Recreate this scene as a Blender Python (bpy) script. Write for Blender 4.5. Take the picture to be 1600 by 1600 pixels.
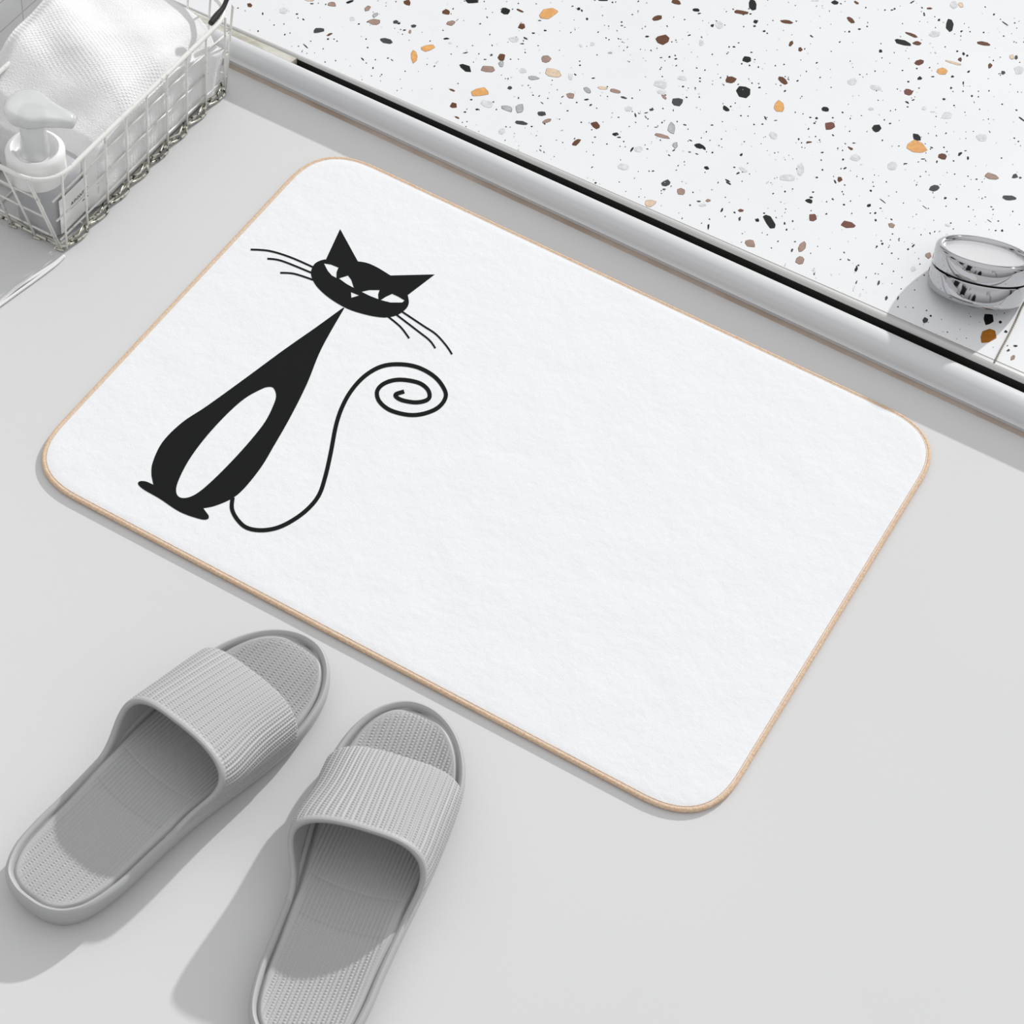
import bpy, bmesh, math, random
import numpy as np
from mathutils import Vector, Matrix, noise
from mathutils.geometry import tessellate_polygon
random.seed(7)
for o in list(bpy.data.objects): bpy.data.objects.remove(o)
COL = bpy.context.scene.collection
SC = bpy.context.scene

# ------------------------------------------------------------------ camera
FPX = 3796.28
RC = np.array([[0.86582011, 0.49345258, 0.08282562],
               [0.43499588, -0.66053765, -0.61193839],
               [-0.24725313, 0.56585737, -0.78655663]])
CAM = np.array([0.80692224, -0.89260569, 1.48344408])
cd = bpy.data.cameras.new('camera'); cam = bpy.data.objects.new('camera', cd); COL.objects.link(cam)
cd.sensor_width = 36; cd.lens = FPX / 1600 * 36; cd.clip_start = 0.05; cd.clip_end = 50
M = Matrix((( RC[0][0], -RC[1][0], -RC[2][0], CAM[0]),
            ( RC[0][1], -RC[1][1], -RC[2][1], CAM[1]),
            ( RC[0][2], -RC[1][2], -RC[2][2], CAM[2]), (0, 0, 0, 1)))
cam.matrix_world = M
SC.camera = cam

def at(px, py, z=0.0):
    """point of the horizontal plane at height z seen at a photo pixel"""
    d = RC.T @ np.array([(px - 800) / FPX, (py - 800) / FPX, 1.0])
    k = (z - CAM[2]) / d[2]
    p = CAM + k * d
    return Vector((p[0], p[1], z))

# ------------------------------------------------------------------ world, sun, exposure
W = bpy.data.worlds.new('world'); SC.world = W; W.use_nodes = True
wt = W.node_tree; wt.nodes.clear()
wo = wt.nodes.new('ShaderNodeOutputWorld'); bg = wt.nodes.new('ShaderNodeBackground')
tc = wt.nodes.new('ShaderNodeTexCoord'); sx = wt.nodes.new('ShaderNodeSeparateXYZ')
rp = wt.nodes.new('ShaderNodeValToRGB')
wt.links.new(tc.outputs['Generated'], sx.inputs[0]); wt.links.new(sx.outputs['Z'], rp.inputs[0])
rp.color_ramp.elements[0].position = 0.0; rp.color_ramp.elements[0].color = (0.30, 0.30, 0.31, 1)
rp.color_ramp.elements[1].position = 0.75; rp.color_ramp.elements[1].color = (1.12, 1.125, 1.135, 1)
e = rp.color_ramp.elements.new(0.25); e.color = (0.72, 0.725, 0.74, 1)
# dark noise streaks added low in the world for the chrome to reflect
mpw = wt.nodes.new('ShaderNodeMapping'); mpw.inputs['Scale'].default_value = (1.9, 1.9, 0.4)
nw = wt.nodes.new('ShaderNodeTexNoise'); nw.inputs['Scale'].default_value = 1.6; nw.inputs['Detail'].default_value = 2
rw = wt.nodes.new('ShaderNodeValToRGB'); rw.color_ramp.elements[0].position = .43; rw.color_ramp.elements[0].color = (.05, .05, .055, 1)
rw.color_ramp.elements[1].position = .50; rw.color_ramp.elements[1].color = (1.25, 1.25, 1.25, 1)
wt.links.new(tc.outputs['Generated'], mpw.inputs[0]); wt.links.new(mpw.outputs[0], nw.inputs['Vector']); wt.links.new(nw.outputs[0], rw.inputs[0])
lo = wt.nodes.new('ShaderNodeMapRange'); lo.inputs['From Min'].default_value = .30; lo.inputs['From Max'].default_value = .42
wt.links.new(sx.outputs['Z'], lo.inputs['Value'])
mxw = wt.nodes.new('ShaderNodeMix'); mxw.data_type = 'RGBA'; mxw.blend_type = 'MIX'; mxw.inputs[7].default_value = (1, 1, 1, 1)
wt.links.new(lo.outputs[0], mxw.inputs[0]); wt.links.new(rw.outputs[0], mxw.inputs[6])
mlw = wt.nodes.new('ShaderNodeMix'); mlw.data_type = 'RGBA'; mlw.blend_type = 'MULTIPLY'; mlw.inputs[0].default_value = 1
wt.links.new(rp.outputs[0], mlw.inputs[6]); wt.links.new(mxw.outputs[2], mlw.inputs[7])
wt.links.new(mlw.outputs[2], bg.inputs[0]); bg.inputs[1].default_value = 1.06
wt.links.new(bg.outputs[0], wo.inputs[0])
sd = bpy.data.lights.new('sun', 'SUN'); sd.energy = 3.6; sd.angle = math.radians(1.3)
sun = bpy.data.objects.new('sun', sd); COL.objects.link(sun)
sun.rotation_euler = Vector((-0.28, -2.00, -1.0)).to_track_quat('-Z', 'Y').to_euler()
sun.location = (0.8, 2.2, 1.5)
SC.view_settings.view_transform = 'Standard'; SC.view_settings.look = 'None'
SC.view_settings.gamma = 1; SC.view_settings.use_curve_mapping = False
SC.view_settings.exposure = -0.435

# ------------------------------------------------------------------ materials
def mat(name, col, rough=0.5, metal=0.0, spec=0.5, bump=None, var=None, **kw):
    """bump = (scale, strength, distance[, detail]); var = (scale, second colour, low, high)"""
    m = bpy.data.materials.new(name); m.use_nodes = True
    t = m.node_tree; b = t.nodes['Principled BSDF']
    b.inputs['Base Color'].default_value = (*col, 1); b.inputs['Roughness'].default_value = rough
    b.inputs['Metallic'].default_value = metal; b.inputs['Specular IOR Level'].default_value = spec
    for k, v in kw.items(): b.inputs[k.replace('_', ' ')].default_value = v
    co = t.nodes.new('ShaderNodeTexCoord')
    if var:
        n = t.nodes.new('ShaderNodeTexNoise'); n.inputs['Scale'].default_value = var[0]; n.inputs['Detail'].default_value = 6
        r = t.nodes.new('ShaderNodeValToRGB')
        r.color_ramp.elements[0].position = var[2]; r.color_ramp.elements[0].color = (*col, 1)
        r.color_ramp.elements[1].position = var[3]; r.color_ramp.elements[1].color = (*var[1], 1)
        t.links.new(co.outputs['Object'], n.inputs['Vector']); t.links.new(n.outputs[0], r.inputs[0])
        t.links.new(r.outputs[0], b.inputs['Base Color'])
    last = None
    for bp in (bump or []):
        n = t.nodes.new('ShaderNodeTexNoise'); n.inputs['Scale'].default_value = bp[0]
        n.inputs['Detail'].default_value = bp[3] if len(bp) > 3 else 3
        u = t.nodes.new('ShaderNodeBump'); u.inputs['Strength'].default_value = bp[1]; u.inputs['Distance'].default_value = bp[2]
        t.links.new(co.outputs['Object'], n.inputs['Vector']); t.links.new(n.outputs[0], u.inputs['Height'])
        if last: t.links.new(last.outputs[0], u.inputs['Normal'])
        last = u
    if last: t.links.new(last.outputs[0], b.inputs['Normal'])
    return m

M_floor = mat('floor_microcement', (0.602, 0.602, 0.600), 0.75, spec=0.25, bump=[(400, 0.08, 0.0006)], var=(3.0, (0.620, 0.620, 0.618), .35, .7))
M_enamel = mat('grey_white_enamel', (0.60, 0.605, 0.615), 0.28, spec=0.5)
M_caulk = mat('brown_caulk', (0.36, 0.28, 0.22), 0.8, var=(18, (0.50, 0.42, 0.36), .35, .65))
M_dark = mat('shade_and_line_black', (0.012, 0.012, 0.010), 0.6)  # near-black: painted shade of the threshold gap, also thin lines on the knob
M_alu = mat('brushed_trim', (0.50, 0.50, 0.485), 0.35, metal=0.25)
M_beige = mat('beige_stone', (0.34, 0.32, 0.26), 0.7, var=(60, (0.52, 0.505, 0.45), .38, .62), bump=[(120, .3, .002)])
M_terr = mat('terrazzo_ground', (0.725, 0.728, 0.733), 0.42, spec=0.35, var=(9, (0.745, 0.75, 0.752), .3, .7))
CH = {'k': (0.005, 0.0055, 0.006), 'd': (0.045, 0.047, 0.050), 'b': (0.105, 0.043, 0.020), 'r': (0.145, 0.058, 0.040),
      'o': (0.62, 0.32, 0.11), 'm': (0.30, 0.205, 0.165), 't': (0.60, 0.47, 0.34), 'g': (0.55, 0.552, 0.555),
      'h': (0.36, 0.365, 0.375), 'q': (0.30, 0.11, 0.012), 'w': (0.09, 0.022, 0.006)}
M_ch = {k: mat('stone_chip_' + n, CH[k], 0.5, spec=0.15, bump=None, var=(300, tuple(min(1, c * 1.25) for c in CH[k]), .4, .7)) for k, n in
        dict(k='black', d='charcoal', b='brown', r='red_brown', o='ochre', m='mauve', t='tan', g='pale_grey', h='mid_grey', q='rust', w='dark_rust').items()}
M_matw = mat('white_fleece', (0.765, 0.770, 0.782), 0.95, spec=0.1, bump=[(22, 0.16, 0.010, 4), (150, 0.22, 0.0016, 4), (900, 0.30, 0.0006, 2)])
M_print = mat('black_print', (0.0085, 0.0095, 0.0088), 0.9, spec=0.12, bump=[(900, 0.3, 0.0005, 2)])
M_pipe = mat('tan_piping', (0.60, 0.42, 0.28), 0.8, spec=0.2, bump=[(900, 0.6, 0.001, 2)], var=(500, (0.72, 0.54, 0.39), .35, .65))
M_eva = mat('grey_eva_foam', (0.405, 0.405, 0.405), 0.50, spec=0.35, bump=[(1500, 0.06, 0.0003)])
M_wire = mat('white_coated_wire', (0.74, 0.735, 0.70), 0.35, spec=0.5, var=(160, (0.50, 0.48, 0.42), .60, .72))
M_rust = mat('worn_bare_wire', (0.60, 0.58, 0.50), 0.3, metal=0.5, var=(260, (0.04, 0.038, 0.028), .49, .60))
M_blackp = mat('black_sleeve', (0.01, 0.01, 0.01), 0.4)
M_towel = mat('white_terry', (0.765, 0.765, 0.758), 1.0, spec=0.05, bump=[(60, 0.25, 0.004, 4), (700, 0.55, 0.0012, 3)])
M_milk = mat('milky_plastic', (0.80, 0.805, 0.79), 0.30, spec=0.5, Subsurface_Weight=0.4, Subsurface_Radius=(0.01, 0.01, 0.01))
M_milk2 = mat('frosted_plastic', (0.84, 0.845, 0.845), 0.22, spec=0.5, Transmission_Weight=0.45)
M_body = mat('frosted_bottle_body', (0.60, 0.605, 0.62), 0.30, spec=0.5, Transmission_Weight=0.3)
M_label = mat('paper_label', (0.78, 0.78, 0.77), 0.6)
M_ink = mat('label_ink', (0.03, 0.03, 0.03), 0.6)
M_chrome = mat('polished_chrome', (0.52, 0.52, 0.54), 0.04, metal=1.0)
M_satin = mat('satin_chrome', (0.86, 0.86, 0.86), 0.32, metal=1.0, bump=[(500, .12, .0006)])
M_chain = mat('bead_chain', (0.34, 0.31, 0.25), 0.35, metal=0.8)

# tile wall material (brick texture)
M_tile = mat('grey_tile', (0.5, 0.5, 0.5), 0.3)
t = M_tile.node_tree; b = t.nodes['Principled BSDF']
br = t.nodes.new('ShaderNodeTexBrick'); co = t.nodes.new('ShaderNodeTexCoord'); mp = t.nodes.new('ShaderNodeMapping')
mp.inputs['Rotation'].default_value = (0, math.radians(90), math.radians(90))
t.links.new(co.outputs['Object'], mp.inputs[0]); t.links.new(mp.outputs[0], br.inputs['Vector'])
sw = t.nodes.new('ShaderNodeSeparateXYZ'); cb = t.nodes.new('ShaderNodeCombineXYZ')
t.links.new(co.outputs['Object'], sw.inputs[0]); t.links.new(sw.outputs['Y'], cb.inputs['X']); t.links.new(sw.outputs['Z'], cb.inputs['Y'])
t.links.new(cb.outputs[0], br.inputs['Vector'])
br.offset = 0.0; br.inputs['Scale'].default_value = 1.0; br.inputs['Brick Width'].default_value = 0.040; br.inputs['Row Height'].default_value = 0.030
br.inputs['Mortar Size'].default_value = 0.0008; br.inputs['Color1'].default_value = (0.90, 0.905, 0.91, 1)
br.inputs['Color2'].default_value = (0.87, 0.875, 0.88, 1); br.inputs['Mortar'].default_value = (0.60, 0.60, 0.59, 1)
t.links.new(br.outputs['Color'], b.inputs['Base Color'])

# ------------------------------------------------------------------ helpers
def link(name, me, m=None, parent=None, smooth=True):
    o = bpy.data.objects.new(name, me); COL.objects.link(o)
    if m is not None:
        for x in (m if isinstance(m, (list, tuple)) else [m]): me.materials.append(x)
    if parent: o.parent = parent
    if smooth: me.polygons.foreach_set('use_smooth', [True] * len(me.polygons))
    return o
def raw(name, vs, fs, m, parent=None, smooth=True, mi=None, sharp=None):
    me = bpy.data.meshes.new(name); me.from_pydata([tuple(v) for v in vs], [], [tuple(f) for f in fs]); me.update()
    o = link(name, me, m, parent, smooth)
    if mi: me.polygons.foreach_set('material_index', mi)
    if sharp: me.set_sharp_from_angle(angle=math.radians(sharp))
    return o
def empty(name, loc, rz=0.0, **k):
    o = bpy.data.objects.new(name, None); COL.objects.link(o); o.location = loc; o.rotation_euler = (0, 0, rz)
    o.empty_display_size = 0.02
    tag(o, **k); return o
def tag(o, label=None, cat=None, group=None, kind=None):
    if label: o['label'] = label
    if cat: o['category'] = cat
    if group: o['group'] = group
    if kind: o['kind'] = kind
    return o
def catmull(P, n=8, closed=False):
    P = [Vector(p) for p in P]; out = []; N = len(P)
    rng = range(N if closed else N - 1)
    for i in rng:
        g = (lambda k: P[k % N]) if closed else (lambda k: P[max(0, min(N - 1, k))])
        p0, p1, p2, p3 = g(i - 1), g(i), g(i + 1), g(i + 2)
        for j in range(n):
            s = j / n
            out.append(0.5 * ((2 * p1) + (p2 - p0) * s + (2 * p0 - 5 * p1 + 4 * p2 - p3) * s * s + (3 * p1 - p0 - 3 * p2 + p3) * s ** 3))
    if not closed: out.append(P[-1].copy())
    return out
class MB:
    def __init__(s): s.v = []; s.f = []; s.m = []
    def tube(s, P, r, n=8, closed=False, mi=0):
        P = [Vector(p) for p in P]; N = len(P); base = len(s.v); ref = None
        rr = r if callable(r) else (lambda t: r)
        for i, p in enumerate(P):
            a = P[(i - 1) % N] if (closed or i > 0) else p; c = P[(i + 1) % N] if (closed or i < N - 1) else p
            t_ = (c - a).normalized()
            if ref is None:
                ref = Vector((0, 0, 1)) if abs(t_.z) < .9 else Vector((1, 0, 0))
            x = (ref - t_ * ref.dot(t_)).normalized(); ref = x; y = t_.cross(x)
            q = rr(i / max(1, N - 1))
            for k in range(n):
                an = 2 * math.pi * k / n; s.v.append(p + (x * math.cos(an) + y * math.sin(an)) * q)
        for i in range(N if closed else N - 1):
            for k in range(n):
                a = base + i * n + k; b_ = base + i * n + (k + 1) % n; j = ((i + 1) % N)
                c = base + j * n + (k + 1) % n; d = base + j * n + k
                s.f.append((a, b_, c, d)); s.m.append(mi)
        if not closed:
            s.f.append(tuple(base + k for k in range(n))[::-1]); s.m.append(mi)
            s.f.append(tuple(base + (N - 1) * n + k for k in range(n))); s.m.append(mi)
    def poly(s, P, mi=0):
        base = len(s.v); s.v += [Vector(p) for p in P]; s.f.append(tuple(range(base, base + len(P)))); s.m.append(mi)
    def box(s, a, c, mi=0):
        x0, y0, z0 = a; x1, y1, z1 = c; b_ = len(s.v)
        s.v += [Vector(p) for p in ((x0, y0, z0), (x1, y0, z0), (x1, y1, z0), (x0, y1, z0), (x0, y0, z1), (x1, y0, z1), (x1, y1, z1), (x0, y1, z1))]
        for f in ((3, 2, 1, 0), (4, 5, 6, 7), (0, 1, 5, 4), (1, 2, 6, 5), (2, 3, 7, 6), (3, 0, 4, 7)):
            s.f.append(tuple(b_ + k for k in f)); s.m.append(mi)
    def lathe(s, prof, c=(0, 0, 0), n=48, mi=0, M_=None):
        base = len(s.v); K = len(prof)
        for k in range(n):
            an = 2 * math.pi * k / n
            for r, z in prof:
                p = Vector((r * math.cos(an), r * math.sin(an), z))
                s.v.append((M_ @ p if M_ else p) + Vector(c))
        for k in range(n):
            for j in range(K - 1):
                a = base + k * K + j; b_ = base + ((k + 1) % n) * K + j
                s.f.append((a, b_, b_ + 1, a + 1)); s.m.append(mi)
    def rings(s, R, cap0=True, cap1=True, mi=0):
        n = len(R[0]); base = len(s.v)
        for r in R: s.v += [Vector(p) for p in r]
        for i in range(len(R) - 1):
            for k in range(n):
                a = base + i * n + k; b_ = base + i * n + (k + 1) % n
                s.f.append((a, b_, b_ + n, a + n)); s.m.append(mi)
        if cap0: s.f.append(tuple(base + k for k in range(n))[::-1]); s.m.append(mi)
        if cap1: s.f.append(tuple(base + (len(R) - 1) * n + k for k in range(n))); s.m.append(mi)
    def build(s, name, m, parent=None, smooth=True, sharp=None):
        return raw(name, s.v, s.f, m, parent, smooth, s.m, sharp)

# ------------------------------------------------------------------ the setting
X0, X1 = -0.29, 1.40
YC = 0.4745                                       # line where the threshold meets the floor
def wx(x): return (x + 0.1) / 0.75                # the threshold widens slightly to the right
b = MB(); b.box((X0, -1.2, -0.03), (X1, 0.60, 0.0)); tag(b.build('floor', M_floor, smooth=False), kind='structure')
def loft(name, prof, m, xa=X0, xb=X1, n=1):
    mb = MB(); R = []
    for i in range(n + 1):
        x = xa + (xb - xa) * i / n
        R.append([(x, y, z) for y, z in prof(x)][::-1])
    mb.rings(R); return tag(mb.build(name, m, sharp=50), kind='structure')
def p_rim(x):
    d = 0.0155 + 0.0095 * wx(x); h = 0.0235
    pts = [(0, 0), (-0.0004, .005), (0, .010), (.03, .0145), (.10, .0185), (.22, .0213), (.38, .0229), (.55, h), (.72, .0231), (.86, .0218), (.95, .0195), (1.0, .016), (1.0, 0)]
    return [(YC + (a * d if a > 0 else a), z) for a, z in catmull2(pts)]
def catmull2(P): return [(v.x, v.y) for v in catmull([(a, c, 0) for a, c in P[:-1]], 3)] + [P[-1]]
loft('trim_1', p_rim, M_enamel)
def yt(x): return YC + 0.0290 + 0.0175 * wx(x)    # front edge of the terrazzo
def sw_(x): return 0.0034 + 0.0066 * wx(x)
loft('trim_2', lambda x: [(yt(x) - sw_(x), .0158), (yt(x) - sw_(x), .0163), (yt(x) - sw_(x) * .8, .0180), (yt(x) - sw_(x) * .5, .0188), (yt(x) - sw_(x) * .15, .0184), (yt(x) - 1e-4, .0176), (yt(x) - 1e-4, .0158)], M_alu)
loft('trim_3', lambda x: [(YC + 0.0155 + 0.0095 * wx(x) + 1e-4, 0), (YC + 0.0155 + 0.0095 * wx(x) + 1e-4, .005), (yt(x) - sw_(x) + 3e-4, .005), (yt(x) - sw_(x) + 3e-4, .0157), (yt(x) - 1e-4, .0157), (yt(x) - 1e-4, 0)], M_dark)  # dark lining put into the gap to stand in for its shade
loft('trim_4', lambda x: [(YC + 0.0155 + 0.0095 * wx(x) + 2e-4, .0051), (YC + 0.0155 + 0.0095 * wx(x) + 2e-4, .0195), (yt(x) - sw_(x) - 2e-4, .0175), (yt(x) - sw_(x) - 2e-4, .0051)], M_beige, xb=at(462, 92, .018).x, n=8)
loft('trim_5', lambda x: [(YC - .0032, 0), (YC - .0026, .0008), (YC - .0008, .0020), (YC - .0005, .0030), (YC - .0005, 0)], M_caulk)
b = MB(); b.box((X0 - 0.02, -1.2, -0.03), (X0, 1.6, 0.20)); tag(b.build('wall_left', M_tile, smooth=False), kind='structure')

# terrazzo shower floor: slab with inlaid stone chips
ZT = 0.0180
tb = MB()
nx = 2
tb.v += [Vector(p) for p in ((X0, yt(X0), 0), (X1, yt(X1), 0), (X1, 1.6, 0), (X0, 1.6, 0), (X0, yt(X0), ZT), (X1, yt(X1), ZT), (X1, 1.6, ZT), (X0, 1.6, ZT))]
for f in ((3, 2, 1, 0), (4, 5, 6, 7), (0, 1, 5, 4), (1, 2, 6, 5), (2, 3, 7, 6), (3, 0, 4, 7)): tb.f.append(f); tb.m.append(0)
keys = 'kdbromtghqw'; MI = {k: i + 1 for i, k in enumerate('kdbromtghqw')}
cnt = [0]
def blob(to, w, h, ang, n, jag):
    """irregular stone outline: corners of a jittered ellipse, corners softened"""
    ph = random.random() * 6.28; pts = []
    for k in range(n):
        a = ph + 2 * math.pi * (k + random.uniform(-.22, .22)) / n
        c, s_ = math.cos(a), math.sin(a); q = 1 + random.uniform(-jag, jag * .6)
        # squarer than an ellipse
        m_ = (abs(c) ** 2.6 + abs(s_) ** 2.6) ** (-1 / 2.6)
        pts.append((c * m_ * q * w / 2, s_ * m_ * q * h / 2))
    out = []
    for k in range(n):
        x0, y0 = pts[k - 1]; x1, y1 = pts[k]; x2, y2 = pts[(k + 1) % n]
        out.append((x1 + (x0 - x1) * .22, y1 + (y0 - y1) * .22)); out.append((x1 * .95 + (x0 + x2) * .025, y1 * .95 + (y0 + y2) * .025)); out.append((x1 + (x2 - x1) * .22, y1 + (y2 - y1) * .22))
    ca, sa = math.cos(ang), math.sin(ang)
    cnt[0] += 1; z = ZT + 0.00012 + cnt[0] * 2e-8
    P = [to(x * ca - y * sa, x * sa + y * ca, z) for x, y in out]
    if sum((P[i].x * P[(i + 1) % len(P)].y - P[(i + 1) % len(P)].x * P[i].y) for i in range(len(P))) < 0: P = P[::-1]
    if min(p.y - yt(p.x) for p in P) < 0.0002: return None
    return P
def chip(px, py, w, h, deg, c, n=6, jag=.22):
    P = blob(lambda x, y, z: at(px + x, py + y, z), w, h, math.radians(deg), n, jag)
    if not P: return
    if w * h > 45 and c in 'bromthg':
        tb.poly(P, MI[{'b': 'w', 'r': 'w', 'o': 'm', 'm': 'b', 't': 'm', 'h': 'd', 'g': 'g'}[c]])
        cc = sum(P, Vector()) / len(P); k_ = 1 - 2.0 / math.sqrt(w * h) * .55
        P = [cc + (p - cc) * k_ for p in P]
        for p in P: p.z = ZT + .00016 + cnt[0] * 2e-8
    tb.poly(P, MI[c])
CHA = """290 25 34 26 30 b;700 20 44 28 10 m;590 0 50 16 0 t;790 8 40 14 -20 k;877 42 38 22 -35 m;915 75 34 20 -30 h;457 55 46 36 10 g;800 95 30 26 0 g;910 108 64 30 8 m;
1017 110 34 24 0 d;1035 117 20 14 0 k;1075 12 44 28 10 b;1272 60 44 28 10 b;1292 115 50 22 -15 m;1400 5 64 26 0 k;632 152 58 26 -5 d;688 172 32 14 -30 b;970 203 72 26 10 d;
1108 130 34 18 0 d;1090 158 18 22 20 m;1062 150 18 8 0 k;1178 240 70 32 -8 o;1112 284 40 66 5 o;568 230 34 7 45 k;853 295 30 7 45 k;1270 193 34 10 0 k;980 290 14 8 0 d;
353 68 8 14 0 k;330 155 10 10 0 k;410 125 9 9 0 k;230 40 8 8 0 k;680 195 14 10 0 k;710 195 8 8 0 k;725 205 8 8 0 k;905 340 10 14 0 k;835 120 14 7 0 k;870 195 8 8 0 k;878 238 8 8 0 k;
525 70 14 8 0 k;530 90 8 8 0 d;557 97 14 8 30 k;600 18 24 8 0 d;460 120 7 7 0 k;490 165 7 7 0 k;1000 300 22 6 40 d;1225 310 30 8 -40 g;1290 215 26 12 0 g;1175 322 6 6 0 k;655 245 5 5 0 d"""
CHB = """150 8 80 26 5 k;360 70 64 48 0 k;450 66 54 16 25 b;624 86 124 62 -8 o;460 167 48 42 0 b;608 190 24 12 0 k;532 207 24 12 0 k;572 128 24 8 0 k;412 246 76 36 5 g;486 240 40 14 25 d;
462 273 30 9 0 d;332 398 44 40 5 h;332 358 50 56 10 b;110 424 80 42 25 k;250 430 92 46 0 m;108 330 36 8 -10 d;272 344 20 16 -30 d;232 372 26 8 0 k;612 370 64 52 10 m;662 456 104 60 10 t;
466 440 52 32 5 g;534 486 78 28 8 h;765 478 32 50 0 g;196 578 126 58 -8 o;32 660 46 38 0 b;24 562 46 16 25 b;370 677 80 40 12 h;448 676 62 56 -40 h;245 650 90 46 15 g;57 735 40 14 30 b;
105 700 24 10 0 k;180 684 22 12 0 k;145 622 24 10 0 k;585 710 62 36 -5 d;616 757 60 24 -15 m;460 769 82 28 8 d;335 820 50 36 -30 g;766 596 58 40 0 m;870 562 50 34 35 h;965 549 60 24 10 t;
1048 571 70 28 12 m;1100 610 44 14 20 d;866 622 42 10 -5 k;892 656 20 12 -30 k;925 783 70 40 35 b;800 890 70 34 -30 b;1045 837 46 26 -5 k;1066 858 28 10 0 k;1128 682 54 36 0 g;
1272 685 36 20 0 d;1172 720 34 12 75 d;1150 934 36 14 -50 k;1192 932 52 36 0 g;1398 800 50 78 0 h;1335 850 110 24 12 m;1480 780 26 10 20 k;1435 636 74 52 5 d;1350 607 44 22 50 m;
1335 575 56 30 0 g;1330 528 96 50 5 g;1465 490 70 26 10 g;1340 247 98 62 0 b;1305 113 70 36 -20 b;1548 62 50 24 0 k;1570 84 24 10 0 k;1425 12 64 34 25 b;965 0 70 14 0 k;816 54 24 24 0 k;
836 66 14 16 0 k;870 118 16 18 0 k;1245 228 30 14 0 k;1508 220 24 10 -20 k;1425 368 20 12 0 k;1570 912 64 32 15 k;1516 877 28 8 20 k;1468 540 20 12 0 k;905 275 34 30 0 g;830 288 30 20 40 g;
1012 330 30 14 0 h;1585 268 44 40 0 g;1420 908 34 24 0 h;20 145 50 32 -5 m;386 548 30 26 0 d;795 466 22 9 30 k;908 488 22 9 0 k;1086 160 20 8 0 k;1105 170 12 6 0 k;780 38 14 7 0 k;
1028 14 14 12 0 k;966 97 8 8 0 k;1005 163 8 10 0 k;988 237 12 8 30 k;1066 242 14 8 40 k;1098 315 10 8 0 k;1100 266 8 8 0 k;823 382 12 8 0 k;825 408 16 12 0 k;1134 386 8 10 0 k;1330 360 18 8 0 k;
1384 355 14 12 0 k;1356 380 8 8 0 k;1203 308 8 8 0 k;1340 478 14 8 30 k;1575 488 14 10 0 k;1575 508 14 10 0 k;1546 550 10 14 0 k;1570 606 12 12 0 k;1490 607 16 10 20 k;1408 690 8 16 0 k;
1344 678 10 10 0 k;1238 705 26 8 -10 d;1066 732 16 8 0 k;1250 742 10 10 0 k;1133 790 8 8 0 k;1338 766 12 14 0 k;1432 760 10 12 0 k;1300 795 26 6 0 d;1098 884 12 10 0 k;1075 914 8 8 0 k;994 900 12 8 0 k;
919 856 16 8 0 k;833 764 14 8 0 k;747 692 18 8 0 k;697 745 8 8 0 k;524 790 14 10 0 k;805 640 14 10 0 k;716 604 20 8 -30 k;532 594 12 8 0 k;570 600 16 8 -30 d;440 612 10 16 0 d;588 644 26 7 40 d;
1085 138 14 10 0 k;1510 950 20 8 0 k;1556 962 24 8 20 k;1383 970 18 8 30 k;1410 940 24 10 -30 d;578 940 22 8 45 k;600 950 14 8 45 k;580 912 12 8 0 k"""
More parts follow.
